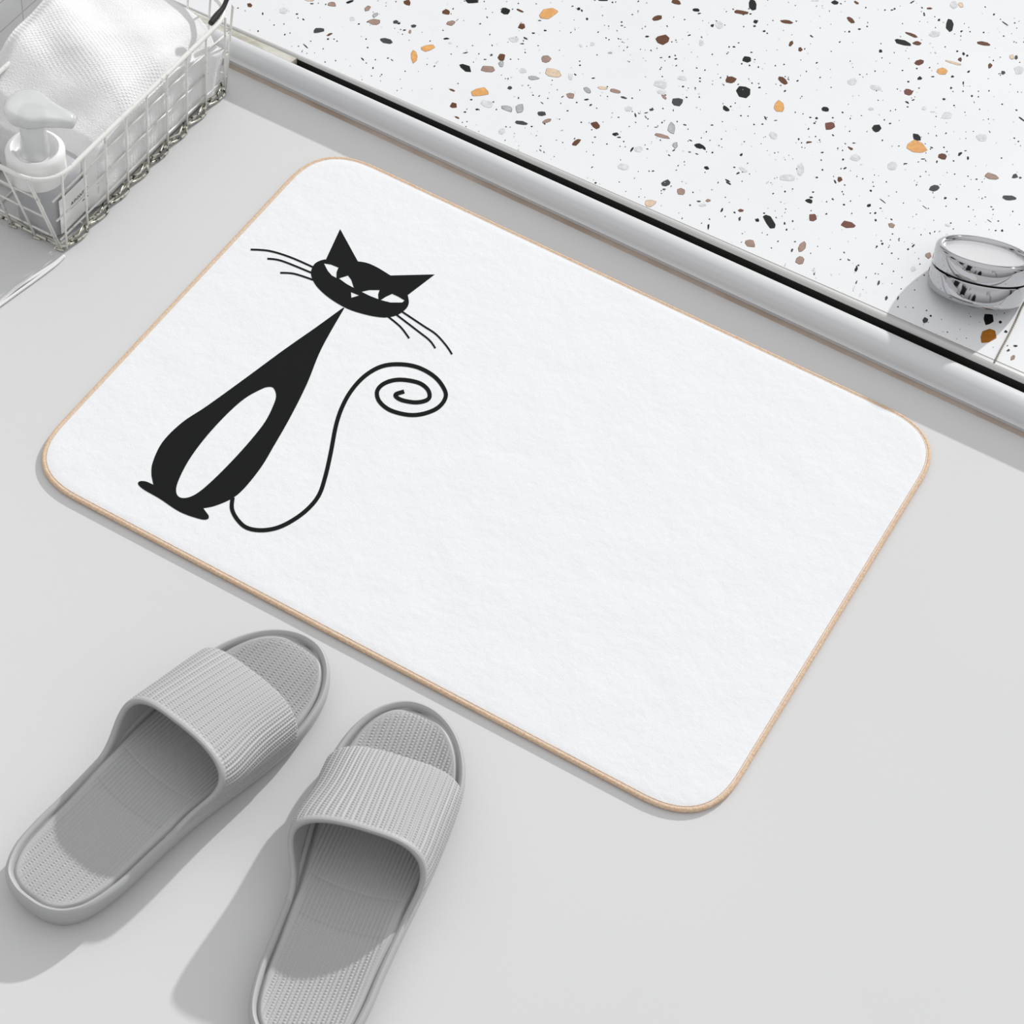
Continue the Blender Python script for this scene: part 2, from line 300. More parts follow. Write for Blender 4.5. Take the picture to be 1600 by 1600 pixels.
CHC = """242 25 42 58 0 k;182 60 80 22 8 b;232 70 14 8 0 k;146 46 10 8 0 k;258 108 28 26 20 k;252 130 20 10 0 k;42 127 24 16 -50 k;76 125 46 38 0 g;302 155 18 10 0 k;316 166 10 8 0 k;412 109 64 22 10 b;
436 217 32 20 -50 b;481 248 28 28 -30 b;537 180 22 10 40 k;655 12 38 24 10 k;684 18 12 6 20 k;735 100 48 24 40 b;760 13 32 14 30 b;214 295 46 34 0 k;132 399 62 38 0 b;200 460 76 52 12 k;
110 543 40 24 30 k;134 532 14 8 0 k;394 400 56 32 40 b;377 530 56 56 0 o;605 545 42 24 8 k;629 631 56 42 0 r;524 711 38 12 -8 b;563 591 14 14 0 k;733 742 36 14 25 b;752 715 22 6 0 k;
757 788 60 36 5 g;418 887 78 36 0 g;481 848 38 68 0 g;680 896 32 34 0 b;655 908 28 10 60 k;186 774 20 14 -30 k;170 866 28 10 -25 k;118 902 36 6 25 k;122 914 36 6 25 k;308 592 28 9 60 k;
358 602 22 6 0 k;346 676 44 34 30 g;195 848 50 20 30 g;742 410 46 42 0 g;862 440 70 26 10 g;835 545 36 18 0 g;1100 542 30 20 0 g;1145 558 34 8 0 g;1212 578 52 38 0 g;862 643 46 46 0 k;
1063 688 48 34 30 k;1062 736 106 68 10 o;1193 782 46 38 0 b;1280 770 30 16 -35 k;1140 738 20 8 30 k;1387 690 56 40 0 g;942 830 54 46 0 g;1437 883 74 32 15 m;1554 881 32 28 0 d;1582 888 16 12 0 d;
1153 940 58 36 -5 d;1008 818 20 8 0 k;1228 125 42 72 -5 k;1175 100 14 14 0 k;995 212 84 28 15 k;1065 217 46 24 5 b;1038 174 70 16 22 b;1152 170 64 30 0 g;1398 218 74 24 10 b;1075 312 50 32 -15 b;
1242 312 100 14 15 t;1280 298 26 22 0 b;1188 355 60 40 -5 o;1078 392 32 20 -20 k;1020 459 46 38 20 r;1430 330 36 22 -60 b;1498 364 22 26 0 d;1540 286 30 30 0 t;1562 288 18 26 0 d;1578 350 56 44 0 g;
883 254 20 18 0 k;1298 268 18 20 0 k;1316 278 14 14 0 k;1266 256 12 8 0 k;1243 382 20 14 0 k;1016 512 22 10 30 k;1046 500 16 8 -20 k;1200 495 16 12 0 k;1145 383 18 8 0 k;1505 117 40 6 35 k;
1285 24 28 30 0 t;1250 25 44 40 0 g;1042 10 28 7 -30 k;1125 42 32 10 0 b;1588 595 40 8 35 k;1095 795 24 6 0 k;1320 790 10 20 0 k;1450 72 12 12 0 k;706 840 20 10 -30 k;555 3 40 8 0 g;
565 313 16 8 -40 k;512 357 8 8 0 k;581 387 10 8 0 k;468 404 14 8 -20 k;405 454 14 10 -30 k;400 322 8 8 0 k;357 328 8 8 0 k;240 415 8 10 0 k;277 437 14 8 0 k;83 388 10 8 0 k;116 268 10 8 0 k;
237 262 14 8 0 k;150 234 16 8 0 k;126 234 10 8 0 k;174 214 12 6 0 k;272 335 10 10 0 k;189 319 10 8 0 k;228 327 10 10 0 k;190 720 8 8 0 g;809 37 10 10 0 k;777 145 16 10 0 k;727 158 14 10 0 k;
817 132 8 8 0 k;953 44 12 10 0 k;940 50 14 8 0 k;905 50 10 8 0 k;1090 38 12 8 30 k;1100 66 10 12 0 k;1102 76 10 8 0 k;1288 156 14 10 -30 k;1284 180 8 8 0 k;1330 158 8 8 0 k;1398 162 10 8 0 k;
1498 180 10 8 0 k;993 352 10 8 0 k;1128 338 10 8 0 k;1064 342 10 8 0 k;1022 408 14 10 0 k;1323 358 18 10 -50 k;1297 414 10 20 0 k;1236 440 14 14 0 k;1340 480 14 12 0 k;1372 484 10 8 0 k;
1295 456 8 8 0 k;1250 527 10 8 0 k;1075 440 10 8 0 k;1018 534 12 8 0 k;1378 546 8 8 0 k;958 548 8 8 0 k;930 617 12 10 0 k;892 702 10 10 0 k;693 562 12 10 0 k;532 587 14 8 0 k;644 588 12 8 0 k;
552 616 12 8 0 k;732 593 8 8 0 k;645 676 14 8 40 k;578 700 10 8 0 k;474 695 10 12 0 k;488 714 8 8 0 k;592 762 18 8 0 k;586 800 10 8 0 k;695 797 12 12 0 k;693 752 8 8 0 k;707 718 12 6 30 k;
592 849 10 10 0 k;564 887 12 8 0 k;1200 736 10 8 0 k;1215 758 10 8 0 k;1248 804 12 8 0 k;1165 808 10 16 0 k;1308 753 14 6 0 k;1133 745 8 8 0 k;1082 882 10 8 0 k;1254 870 8 8 0 k;1362 896 14 8 0 k;
1488 790 10 8 0 k;912 909 8 8 0 k;1572 707 10 8 0 k;1562 550 14 8 0 k;1492 521 12 8 0 k;1422 595 7 7 0 k;794 893 8 8 0 k;835 953 14 14 0 k;40 625 20 6 0 k;12 658 8 8 0 k;0 740 16 20 0 k;
42 762 10 10 0 k;152 836 12 8 0 k;185 578 12 8 0 k;220 580 10 8 0 k;250 622 10 8 0 k;292 620 12 8 0 k;157 515 8 8 0 k;88 695 8 8 0 k;15 840 30 14 30 k"""
CHD = """611 435 46 34 -5 d;684 477 44 38 0 m;530 537 64 36 -10 t;600 585 60 32 10 h;600 466 20 10 0 d;820 523 30 20 0 m;775 527 26 10 0 d;792 545 36 20 0 g;890 570 28 10 -60 k;952 582 14 10 0 k;
985 572 30 18 0 r;1128 630 92 46 60 k;1065 620 22 20 0 k;1028 736 62 38 15 m;822 655 12 32 0 k;1345 610 44 42 0 r;1520 643 80 34 10 r;1325 525 40 26 20 k;1335 507 20 10 0 k;400 355 60 36 0 g;
812 360 34 20 30 k;1290 755 36 56 20 m;1280 818 46 44 0 m;1350 880 10 40 0 d;1565 860 12 26 0 k;1240 770 10 16 30 d;1203 636 10 16 0 k;1213 668 10 14 0 k;1244 625 10 10 0 k;1100 585 14 8 0 k;
978 615 14 18 0 d;730 546 10 10 0 k;745 482 10 8 0 d;788 636 8 8 0 d;690 612 8 8 0 d;1205 478 10 10 0 k;1243 464 8 8 0 k;1345 480 14 8 0 k;1363 407 10 8 0 k;1414 528 8 8 0 k;1502 543 8 10 0 k;
1442 515 10 10 0 k;1412 588 8 8 0 k;1209 565 7 7 0 k;1562 930 6 24 20 d;1582 995 8 20 0 g;258 435 14 10 0 k;225 425 8 8 0 k;545 375 16 8 -10 k;525 375 8 6 0 k;1118 432 26 8 -40 g;920 425 30 8 25 k;
925 438 30 7 25 k;240 356 14 6 -40 k;655 245 30 34 0 h"""
CHE = """1340 34 90 30 5 d;638 50 44 6 38 k;872 85 42 5 35 k;560 75 34 18 -10 k;1230 160 40 5 35 d;685 187 40 30 0 m;888 353 42 36 -20 m;807 424 34 34 0 g;1000 185 36 16 20 g;595 117 18 12 0 k;
598 157 16 14 0 k;686 152 14 8 30 k;568 117 10 8 0 k;625 90 16 8 0 k;635 287 14 14 -40 k;630 272 10 10 0 k;605 303 12 12 0 k;778 318 16 14 0 k;808 298 22 10 -45 k;728 260 14 8 -45 k;
692 232 12 8 0 k;688 340 12 8 0 k;635 399 10 8 0 k;488 432 18 22 0 k;504 407 12 10 0 k;657 590 20 28 0 d;614 505 16 34 15 d;722 590 12 26 15 d;875 712 36 38 0 d;937 790 20 34 0 k;904 688 14 14 0 k;
1224 705 56 66 0 k;1290 722 20 20 0 k;1322 775 26 16 0 k;1220 800 100 84 -25 q;1150 850 84 58 -20 w;1375 855 24 12 0 k;1336 880 24 14 -35 d;1360 920 36 26 -45 m;740 538 10 8 0 k;545 475 8 14 20 d;
492 500 8 26 20 d;512 572 10 24 20 g;478 530 8 30 20 g;698 440 8 8 0 k;745 474 8 8 0 d;850 237 10 8 0 k;900 228 10 8 0 k;868 462 8 8 0 k;985 34 20 14 0 k;1048 38 12 12 0 k;1242 82 14 8 0 k;
1300 215 14 16 0 k;1265 214 12 8 0 k;1360 108 8 10 0 k;1396 180 8 8 0 k;825 124 7 7 0 k;990 78 8 8 0 k;1208 28 12 6 0 k;838 370 8 8 0 d;1000 828 12 18 0 d;975 820 8 16 0 g;150 275 12 8 0 d;
135 325 24 8 -60 d;95 405 22 8 -60 g;258 436 12 40 10 g;420 70 10 10 0 k;325 122 12 10 0 k;325 55 8 8 0 k;360 40 14 8 30 k;138 160 8 8 0 k"""
for src, ox, oy, s_ in ((CHA, 300, 0, 3.2), (CHB, 700, 0, 4.0), (CHC, 1100, 0, 3.2), (CHD, 850, 150, 3.2), (CHE, 1200, 300, 3.5555)):
    for it in src.replace('\n', '').split(';'):
        if not it.strip(): continue
        q = it.split(); w, h = float(q[2]) / s_, float(q[3]) / s_
        big = max(w, h)
        chip(ox + float(q[0]) / s_, oy + float(q[1]) / s_, w, h, float(q[4]), q[5], n=(7 if big > 12 else 5), jag=(.24 if big > 12 else .28))
# unnumbered fine grit between the chips, and chips of the same kinds beyond the frame
for i in range(1500):
    px, py = random.uniform(330, 1600), random.uniform(0, 560)
    q = random.random(); d = random.uniform(1.2, 2.5)
    chip(px, py, d * random.uniform(1, 1.7), d, random.uniform(-60, 60), 'k' if q < .45 else ('d' if q < .62 else ('h' if q < .75 else 'g')), n=4)
def inframe(x, y):
    q = RC @ (np.array([x, y, ZT]) - CAM); u, v = q[0] / q[2] * FPX + 800, q[1] / q[2] * FPX + 800
    return -8 < u < 1608 and -8 < v < 1608
for i in range(900):
    x, y = random.uniform(X0 + .02, X1 - .03), random.uniform(.52, 1.55)
    if inframe(x, y): continue
    big = random.random() < .35
    w = random.uniform(.004, .013) if big else random.uniform(.001, .003)
    P = blob(lambda a, c, z: Vector((x + a, y + c, z)), w, w * random.uniform(.4, .9), random.random() * 6, 6, .2)
    if P: tb.poly(P, MI[random.choice('kkdbbmogghr' if big else 'kkkdg')])
tag(tb.build('shower_floor', [M_terr] + [M_ch[k] for k in 'kdbromtghqw'], smooth=False), kind='structure')

# ------------------------------------------------------------------ bath mat
ZM = 0.0046
def corner(px, py): return at(px, py, 0.0026)
cTL, cTR, cBR, cBL = corner(504.5, 223), corner(1482.9, 682.3), corner(1105, 1302.7), corner(27, 733.4)
def rounded(Cs, rad, n=14):
    out = []
    for i, c in enumerate(Cs):
        a = Cs[i - 1]; d = Cs[(i + 1) % len(Cs)]
        p = c + (a - c).normalized() * rad; q = c + (d - c).normalized() * rad
        for k in range(n + 1):
            s = k / n
            out.append(p * (1 - s) ** 2 + c * 2 * s * (1 - s) + q * s * s)
    return out
def inset(P, d):
    N = len(P); out = []
    for i in range(N):
        t_ = (P[(i + 1) % N] - P[i - 1]).normalized(); out.append(P[i] + Vector((-t_.y, t_.x, 0)) * d)
    return out
base_loc = (cTL + cBR) / 2; base_loc.z = 0
matroot = empty('bath_mat', base_loc, label='white rectangular bath mat with tan piped edge and printed black cat', cat='bath mat')
out = rounded([cBL, cBR, cTR, cTL], 0.054)
out = [Vector((p.x, p.y, 0)) - base_loc for p in out]
prof = [(.0014, .0004), (.0012, .0030), (.0028, .0040), (.0045, .0044), (.010, ZM)]
b = MB(); b.rings([[Vector((p.x, p.y, z)) for p in inset(out, d)] for d, z in prof]); b.build('fleece_pad', M_matw, matroot, sharp=60)
b = MB(); dense = []
for i in range(len(out)):
    a, c = out[i], out[(i + 1) % len(out)]; L = (c - a).length; k = max(1, int(L / .004))
    dense += [a.lerp(c, j / k) for j in range(k)]
dense = inset(dense, .0017)
pts = [Vector((p.x, p.y, .0025)) for p in dense]
b.tube(pts, .0019, 10, closed=True); b.build('edge_piping', M_pipe, matroot)
# stitched seam ridge beside the piping
b = MB(); b.tube([Vector((p.x, p.y, .0040)) for p in inset(dense, .0020)], .0005, 6, closed=True); b.build('seam', M_pipe, matroot)

# printed cat
S4 = 3.077
def cz(p, z=ZM + .00025): v = at(200 + p[0] / S4, 340 + p[1] / S4, z); return v - base_loc
def smooth2(P, n=6, closed=False): return [(v.x, v.y) for v in catmull([(a, c, 0) for a, c in P], n, closed)]
b = MB()
def flat(loops, z=ZM + .00025):
    L3 = [[Vector((x, y, 0)) for x, y in l] for l in loops]
    tris = tessellate_polygon(L3); base = len(b.v)
    for l in loops: b.v += [cz(p, z) for p in l]
    for t_ in tris:
        P = [b.v[base + k] for k in t_]
        if (P[1] - P[0]).cross(P[2] - P[0]).z < 0: t_ = t_[::-1]
        b.f.append(tuple(base + k for k in t_)); b.m.append(0)
def stroke(P, w, taper=False, z=ZM + .00027):
    P = smooth2(P, 10); N = len(P)
    for i in range(N - 1):
        q = []
        for j in (i, i + 1):
            a = P[max(0, j - 1)]; c = P[min(N - 1, j + 1)]; tx, ty = c[0] - a[0], c[1] - a[1]; l = math.hypot(tx, ty) or 1
            s = j / (N - 1); ww = w / 2 * (1 - .45 * (abs(2 * s - 1) ** 3 if taper else 0))
            q.append((P[j][0] - ty / l * ww, P[j][1] + tx / l * ww)); q.append((P[j][0] + ty / l * ww, P[j][1] - tx / l * ww))
        F = [cz(q[0], z), cz(q[1], z), cz(q[3], z), cz(q[2], z)]
        if (F[1] - F[0]).cross(F[2] - F[0]).z < 0: F = F[::-1]
        b.poly(F)
head = [(950, 205), (1020, 55)] + [(1105, 210)] + smooth2([(1105, 210), (1150, 218), (1200, 240), (1262, 278)])[1:] + [(1475, 273)] + \
    smooth2([(1345, 372), (1350, 410), (1335, 440), (1290, 470), (1230, 480), (1150, 468), (1060, 440), (980, 395), (920, 345), (888, 300), (880, 260), (895, 225), (920, 208), (950, 200)])
eyes = [[(942, 220), (975, 225), (1012, 240), (1003, 262), (1002, 290), (980, 278), (960, 255)], [(1014, 292), (1058, 278), (1074, 300), (1086, 338), (1050, 318)],
        [(1122, 356), (1160, 348), (1210, 348), (1203, 368), (1204, 392), (1160, 375)], [(1215, 396), (1240, 380), (1270, 366), (1300, 380), (1330, 398), (1318, 408), (1262, 408)],
        [(1072, 358), (1112, 374), (1074, 385)]]
flat([head] + eyes)
body = smooth2([(1040, 435), (930, 630), (860, 800), (780, 960), (700, 1100), (640, 1200), (560, 1300), (500, 1350), (420, 1385), (362, 1397)]) + \
    smooth2([(388, 1432), (385, 1448), (350, 1450), (250, 1415), (150, 1350), (80, 1310), (50, 1284), (55, 1268), (85, 1268), (122, 1284)]) + \
    smooth2([(113, 1240), (118, 1180), (165, 1080), (260, 985), (380, 905), (560, 775), (750, 635), (900, 530), (1035, 432)])
oval = smooth2([(700, 820), (712, 855), (700, 900), (660, 980), (590, 1070), (500, 1170), (410, 1260), (340, 1320), (290, 1345), (250, 1345), (232, 1320), (240, 1270), (290, 1170), (370, 1060), (470, 950), (560, 870), (640, 825), (675, 814)], 4, True)
flat([body, oval])
stroke([(503, 1345), (500, 1400), (525, 1450), (570, 1490), (640, 1503), (720, 1490), (800, 1450), (870, 1395), (920, 1330), (950, 1240), (975, 1130), (1000, 1000), (1030, 910), (1075, 830), (1140, 760), (1220, 715), (1310, 705), (1400, 722), (1480, 770), (1525, 835), (1520, 880), (1480, 920), (1410, 945), (1340, 947), (1260, 925), (1210, 885), (1197, 840), (1220, 805), (1270, 783), (1330, 780), (1400, 795), (1440, 825), (1450, 860), (1430, 880), (1380, 888), (1320, 878), (1290, 862), (1290, 848), (1328, 836)], 20)
for P in ([(590, 153), (680, 160), (780, 190), (890, 238)], [(670, 197), (740, 208), (880, 264)], [(732, 265), (800, 270), (890, 299)],
          [(1250, 475), (1310, 525), (1352, 580)], [(1285, 462), (1400, 550), (1450, 590), (1478, 628)], [(1318, 452), (1420, 520), (1480, 560), (1530, 615), (1558, 657)]):
    stroke(P, 9)
b.build('cat_print', M_print, matroot, smooth=False)['label'] = 'black printed cat with spiral tail'

# ------------------------------------------------------------------ slide sandals (left-foot shape; mirrored for the right)
OUT = [(-5, 0), (10, 2), (23, 10), (32, 25), (36.5, 50), (37.5, 80), (39, 115), (43, 148), (47.5, 180), (50, 208), (49, 232), (43, 256), (31, 275), (14, 286),
       (-5, 286), (-23, 276.5), (-37, 260), (-46, 238), (-49, 212), (-49.5, 180), (-48.5, 145), (-46, 110), (-44.5, 78), (-44, 50), (-41, 27), (-32, 9), (-19, 1.5)]
OUTS = [(v.x / 1000, v.y / 1000) for v in catmull([(x, y, 0) for x, y in OUT], 8, True)]   # counter-clockwise
OP = [Vector((x, y, 0)) for x, y in OUTS]
def width_tab(P):
    """left/right u of a closed outline at each v, by scan"""
    def f(v):
        xs = []
        for i in range(len(P)):
            a, c = P[i], P[(i + 1) % len(P)]
            if (a.y - v) * (c.y - v) <= 0 and abs(a.y - c.y) > 1e-9: xs.append(a.x + (c.x - a.x) * (v - a.y) / (c.y - a.y))
        return (min(xs), max(xs)) if len(xs) >= 2 else None
    return f
def sm(a, c, x): t_ = max(0., min(1., (x - a) / (c - a))); return t_ * t_ * (3 - 2 * t_)
def grid_faces(nu, nv, flip=False):
    i = np.arange(nv - 1)[:, None] * nu + np.arange(nu - 1)[None, :]
    F = np.stack([i, i + 1, i + 1 + nu, i + nu], -1).reshape(-1, 4)
    return F[:, ::-1] if flip else F
def gridmesh(name, V, F, m, parent):
    me = bpy.data.meshes.new(name); me.from_pydata(V.tolist(), [], F.tolist()); me.update()
    return link(name, me, m, parent)
RIB = 0.0029; BEAD = 0.0023
def ribs(s, v, bead):
    """height of the moulded ribs (0..1): rounded ridges, broken into beads where bead = 1"""
    r = 0.5 + 0.5 * np.cos(2 * np.pi * s / RIB)
    alt = (np.round(s / RIB).astype(int) % 2)
    w = 0.5 + 0.5 * np.cos(2 * np.pi * (v / BEAD + 0.5 * alt))
    r = r ** 0.8
    return r * (1 - bead * w * np.where(alt == 0, 0.85, 0.30))
def footz(u, v, wl, wr):
    """height of the footbed"""
    c = (wl + wr) / 2; h = (wr - wl) / 2; q = abs((u - c) / h)
    z = 0.0190 + 0.0042 * q ** 3.5
    z += 0.0030 * sm(.06, .0, v) * 1.0 + 0.0042 * sm(.235, .275, v)          # cupped heel, lifted toe
    z += 0.003 * math.exp(-((v - .125) / .045) ** 2) - 0.0015 * math.exp(-((v - .19) / .04) ** 2)
    return z
def sandal(loc, ang, mir, label):
    root = empty('slide_sandal', (loc[0], loc[1], 0), -math.radians(ang), label=label, cat='sandal', group=None)
    fl = mir < 0
    def mv(V): V = np.array(V); V[:, 0] *= mir; return V
    # outer sole: side wall with two grooves and a raised lip
    prof = [(.0070, 0.0), (.0050, .0010), (.0040, .0035), (.0044, .0043), (.0043, .0050), (.0032, .0058), (.0014, .0110), (.0004, .0155), (.0012, .0165), (.0012, .0173), (.0002, .0182), (.0004, .0220), (.0014, .0238), (.0028, .0246), (.0044, .0240), (.0054, .0225), (.0058, .016)]
    R = [[(p.x, p.y, z + .0025 * sm(.25, .29, p.y) * (z / .025) + .0015 * sm(.06, 0, p.y) * (z / .025)) for p in inset(OP, d)] for d, z in prof]
    V = []; F = []; n = len(OP)
    for r in R: V += r
    for i in range(len(R) - 1):
        for k in range(n): F.append((i * n + k, i * n + (k + 1) % n, (i + 1) * n + (k + 1) % n, (i + 1) * n + k))
    F.append(tuple(range(n))[::-1])
    F.append(tuple((len(R) - 1) * n + k for k in range(n)))
    if fl: F = [f[::-1] for f in F]
    me = bpy.data.meshes.new('sole'); me.from_pydata(mv(V).tolist(), [], F); me.update(); link('sole', me, M_eva, root); me.set_sharp_from_angle(angle=math.radians(45))
    # footbed
    IN = inset(OP, .0053); wt_ = width_tab(IN)
    v0 = min(p.y for p in IN) + .0003; v1 = max(p.y for p in IN) - .0003
    nv = 520; nu = 170
    th = np.linspace(0, math.pi, nv); vv = v0 + (v1 - v0) * (np.linspace(0, 1, nv) * .92 + .08 * (1 - np.cos(th)) / 2)
    vv[0] = v0; vv[-1] = v1
    ss = np.linspace(-1, 1, nu); ss = ss * (1 + .0 * ss)
    V = np.zeros((nv, nu, 3))
    for j, v in enumerate(vv):
        wl, wr = wt_(v)
        u = (wl + wr) / 2 + ss * (wr - wl) / 2
        z = np.array([footz(x, v, wl, wr) for x in (u[::10])]); z = np.interp(u, u[::10], z)
        V[j, :, 0] = u; V[j, :, 1] = v; V[j, :, 2] = z
    U = V[:, :, 0]; VV = V[:, :, 1]
    # distance to the border, to fade the ribs near it
    edge = np.minimum((1 - np.abs(ss))[None, :] * 0.04, 1)
    P = np.array([(p.x, p.y) for p in IN])
    D = np.full(U.shape, 1.0)
    for k in range(len(P)):
        q0 = P[k]; q1 = P[(k + 1) % len(P)]; e_ = q1 - q0; l2 = (e_ ** 2).sum() + 1e-12
        tq = np.clip(((U - q0[0]) * e_[0] + (VV - q0[1]) * e_[1]) / l2, 0, 1)
        D = np.minimum(D, (U - q0[0] - tq * e_[0]) ** 2 + (VV - q0[1] - tq * e_[1]) ** 2)
    D = np.sqrt(D)
    fade = np.clip((D - .0035) / .004, 0, 1)
    bead = np.clip((.098 - VV) / .004, 0, 1) + np.clip((VV - .205) / .004, 0, 1)
    amp = 0.00095 * bead + 0.00110 * (1 - bead)
    Z = ribs(U, VV, bead) * amp * fade
    for line in (.099, .128): Z -= .0004 * np.exp(-((VV - line - 3 * U * U) / .0006) ** 2) * fade
    # beaten-down groove beside the lip
    V[:, :, 2] += Z - .0034 * np.exp(-((D - .0) / .0020) ** 2)
    Vm = V.reshape(-1, 3).copy(); Vm[:, 0] *= mir
    gridmesh('footbed', Vm, grid_faces(nu, nv, flip=fl), M_eva, root)
    # strap
    ws = width_tab(OP)
    na, nt = 400, 190
    sa = np.linspace(0, 1, na); tt = np.linspace(0, 1, nt)
    def shell(th_, tq, off):
        """th_: 0 (inner side +u) .. pi; tq: 0 front .. 1 back"""
        s_, c_ = np.sin(th_), np.cos(th_)
        vf = .2185 + .0075 * s_ - .004 * c_; vb = .101 + .048 * np.clip(s_, 0, 1) ** .30 - .004 * c_
        v = vf + (vb - vf) * tq
        h = .0475 + (.0715 - .0475) * np.clip((.226 - v) / .078, 0, 1.15) ** .85
        wl = np.interp(v, VT, WL) - .0012 ; wr = np.interp(v, VT, WR) + .0012
        bulge = .0035 * np.clip(s_, 0, 1) ** 1.0 * tq
        hw = (wr - wl) / 2 - off - .0030 * (1 - np.clip(s_, 0, 1)) ** 5; c = (wl + wr) / 2
        z0 = .0100 + .013 * sm_np(.75, 1.0, tq) * (1 - s_)
        ex = .66
        x = c + hw * np.sign(c_) * np.abs(c_) ** ex
        x = x + .011 * np.clip(np.sin(2 * th_), 0, 1) * np.exp(-((v - .143) / .034) ** 2) + .002 * np.clip(np.sin(2 * th_), -1, 0) * np.exp(-((v - .15) / .03) ** 2)
        z = z0 + (h - off - z0) * np.abs(s_) ** ex
        return np.stack([x, v, z], -1)
    def sm_np(a, c, x): q = np.clip((x - a) / (c - a), 0, 1); return q * q * (3 - 2 * q)
    VT = np.linspace(.02, .27, 120); tab = [ws(v) for v in VT]; WL = np.array([a for a, c in tab]); WR = np.array([c for a, c in tab])
    # even arc-length sampling of theta
    th0 = np.linspace(0, math.pi, 3000); c0 = shell(th0, np.full_like(th0, .6), 0.)
    L = np.concatenate([[0], np.cumsum(np.linalg.norm(np.diff(c0, axis=0), axis=1))]); thu = np.interp(np.linspace(0, L[-1], na), L, th0)
    A, B = np.meshgrid(thu, tt); S = np.broadcast_to(np.linspace(0, L[-1], na)[None, :], A.shape)
    outer = shell(A, B, 0.0); inner = shell(A, B, .0036)
    # normals of the outer surface
    du = np.gradient(outer, axis=1); dv = np.gradient(outer, axis=0); N = np.cross(dv, du); N /= np.linalg.norm(N, axis=2, keepdims=True) + 1e-12
    N *= np.sign((N[:, :, 2:3].mean()))
    Sc = np.minimum(S, L[-1] - S)
    fd = np.clip((Sc - .020) / .006, 0, 1) * np.clip((1 - B) / .05 - .5, 0, 1) * np.clip(B / .012, 0, 1)
    hgt = ribs(S - L[-1] / 2, outer[:, :, 1], 1.0) * .00100 * fd
    hgt += .0007 * np.exp(-((B - .975) / .022) ** 2)                       # smooth rolled border at the back
    outer = outer + N * hgt[:, :, None]
    st = 4
    nb = (na + st - 1) // st
    Vo = outer.reshape(-1, 3)
    # full-resolution inner edge rows only at the borders: use the same grid for simplicity, coarser along the length
    rows = list(range(0, nt, 9)); 
    if rows[-1] != nt - 1: rows.append(nt - 1)
    Vi = inner[rows].reshape(-1, 3)
    Fo = grid_faces(na, nt, flip=not fl); Fi = grid_faces(na, len(rows), flip=fl) + len(Vo)
    k = np.arange(na - 1); o0 = len(Vo); lr = (len(rows) - 1) * na
    front = np.stack([k, k + 1, o0 + k + 1, o0 + k], -1); back = np.stack([(nt - 1) * na + k + 1, (nt - 1) * na + k, o0 + lr + k, o0 + lr + k + 1], -1)
    if fl: front, back = front[:, ::-1], back[:, ::-1]
    V = np.concatenate([Vo, Vi]); V[:, 0] *= mir
    Fx = np.concatenate([Fo, Fi, front, back])
    o = gridmesh('strap', V, Fx, M_eva, root)
    return root
sandal((.243, -.309), 7.5, 1, 'grey ribbed slide sandal fully in view, its heel near the left edge')
sandal((.4414, -.310), -11.5, -1, 'grey ribbed slide sandal closer to the mat middle, heel cut off below')

# ------------------------------------------------------------------ wire basket
BX0, BX1, BY0, BY1, HB = -.214, -.106, .206, .446, .088
bk = empty('wire_basket', ((BX0 + BX1) / 2, (BY0 + BY1) / 2, 0), label='worn white wire basket holding a towel, standing by the left wall', cat='basket')
O = Vector(((BX0 + BX1) / 2, (BY0 + BY1) / 2, 0))
FL = .017                                             # outward flare of the front and back
rimz = HB
rc = [(BX1 + .003, BY1 + .012), (BX0 - .003, BY1 + .012), (BX0 - .003, BY0 - FL), (BX1 + .003, BY0 - FL)]
rim = rounded([Vector((x, y, rimz)) for x, y in rc], .033, 12)
b = MB(); b.tube([p - O for p in rim], .0022, 10, closed=True); b.build('rim', M_wire, bk)
b = MB(); P = [at(329, 37, .0895), at(338, 25, .0905), at(348, 13, .092), at(354, 0, .095), at(357, -12, .100), at(358, -26, .108)]
b.tube([p - O for p in catmull(P, 5)], lambda s: .0024 + .0004 * math.sin(9 * s), 10); b.build('handle_sleeve', M_blackp, bk)['label'] = 'black sleeve on the white rim'
def side(t_, z):                                      # right side surface
    return Vector((BX1 + .002 * z / HB, t_, z))
levels = (.016, .040, .064)
ys = [BY0 + .004 + i * .0292 for i in range(9)]
b = MB()
for y in ys: b.tube([Vector((BX1, y, .002)) - O, Vector((BX1 + .001, y - .001, .03)) - O, Vector((BX1 + .003, y - .0022, rimz)) - O], .00105, 7)
for z in levels: b.tube([Vector((BX1 - .0012, BY0 - FL * z / HB * .6, z)) - O, Vector((BX1 - .0005, BY1 + .01 * z / HB, z)) - O], .0009, 7)
b.build('side_wires', M_wire, bk)
b = MB()
for y in ys: b.tube([Vector((BX0, y, .002)) - O, Vector((BX0 - .003, y, rimz)) - O], .00105, 7)
for z in levels: b.tube([Vector((BX0 + .0012, BY0, z)) - O, Vector((BX0, BY1, z)) - O], .0009, 7)
b.build('side_wires', M_wire, bk)
def fx(i): return BX1 - .0045 - i * .0240
b = MB()
for i in range(5):
    x = fx(i)
    b.tube([Vector((x, BY0, .002)) - O, Vector((x - .012, BY0 - FL - .0005, rimz)) - O], .00115, 7)
    b.tube([Vector((x + .0022, BY0, .004)) - O, Vector((x - .0105, BY0 - FL, rimz)) - O], .0007, 6) if i == 0 else None
for z in levels: b.tube([Vector((BX0, BY0 - FL * z / HB + .0012, z)) - O, Vector((BX1 - .004 - .010 * z / HB, BY0 - FL * z / HB + .0012, z)) - O], .0009, 7)
b.build('front_wires', M_wire, bk)
b = MB()
for i in range(5):
    x = BX1 - .0005 - i * .0225
    b.tube([Vector((x, BY1, .002)) - O, Vector((x, BY1 + .012, rimz)) - O], .00105, 7)
b.tube([Vector((BX1 - .003, BY1 + .001, .004)) - O, Vector((BX1 + .001, BY1 + .011, rimz)) - O], .0008, 6)
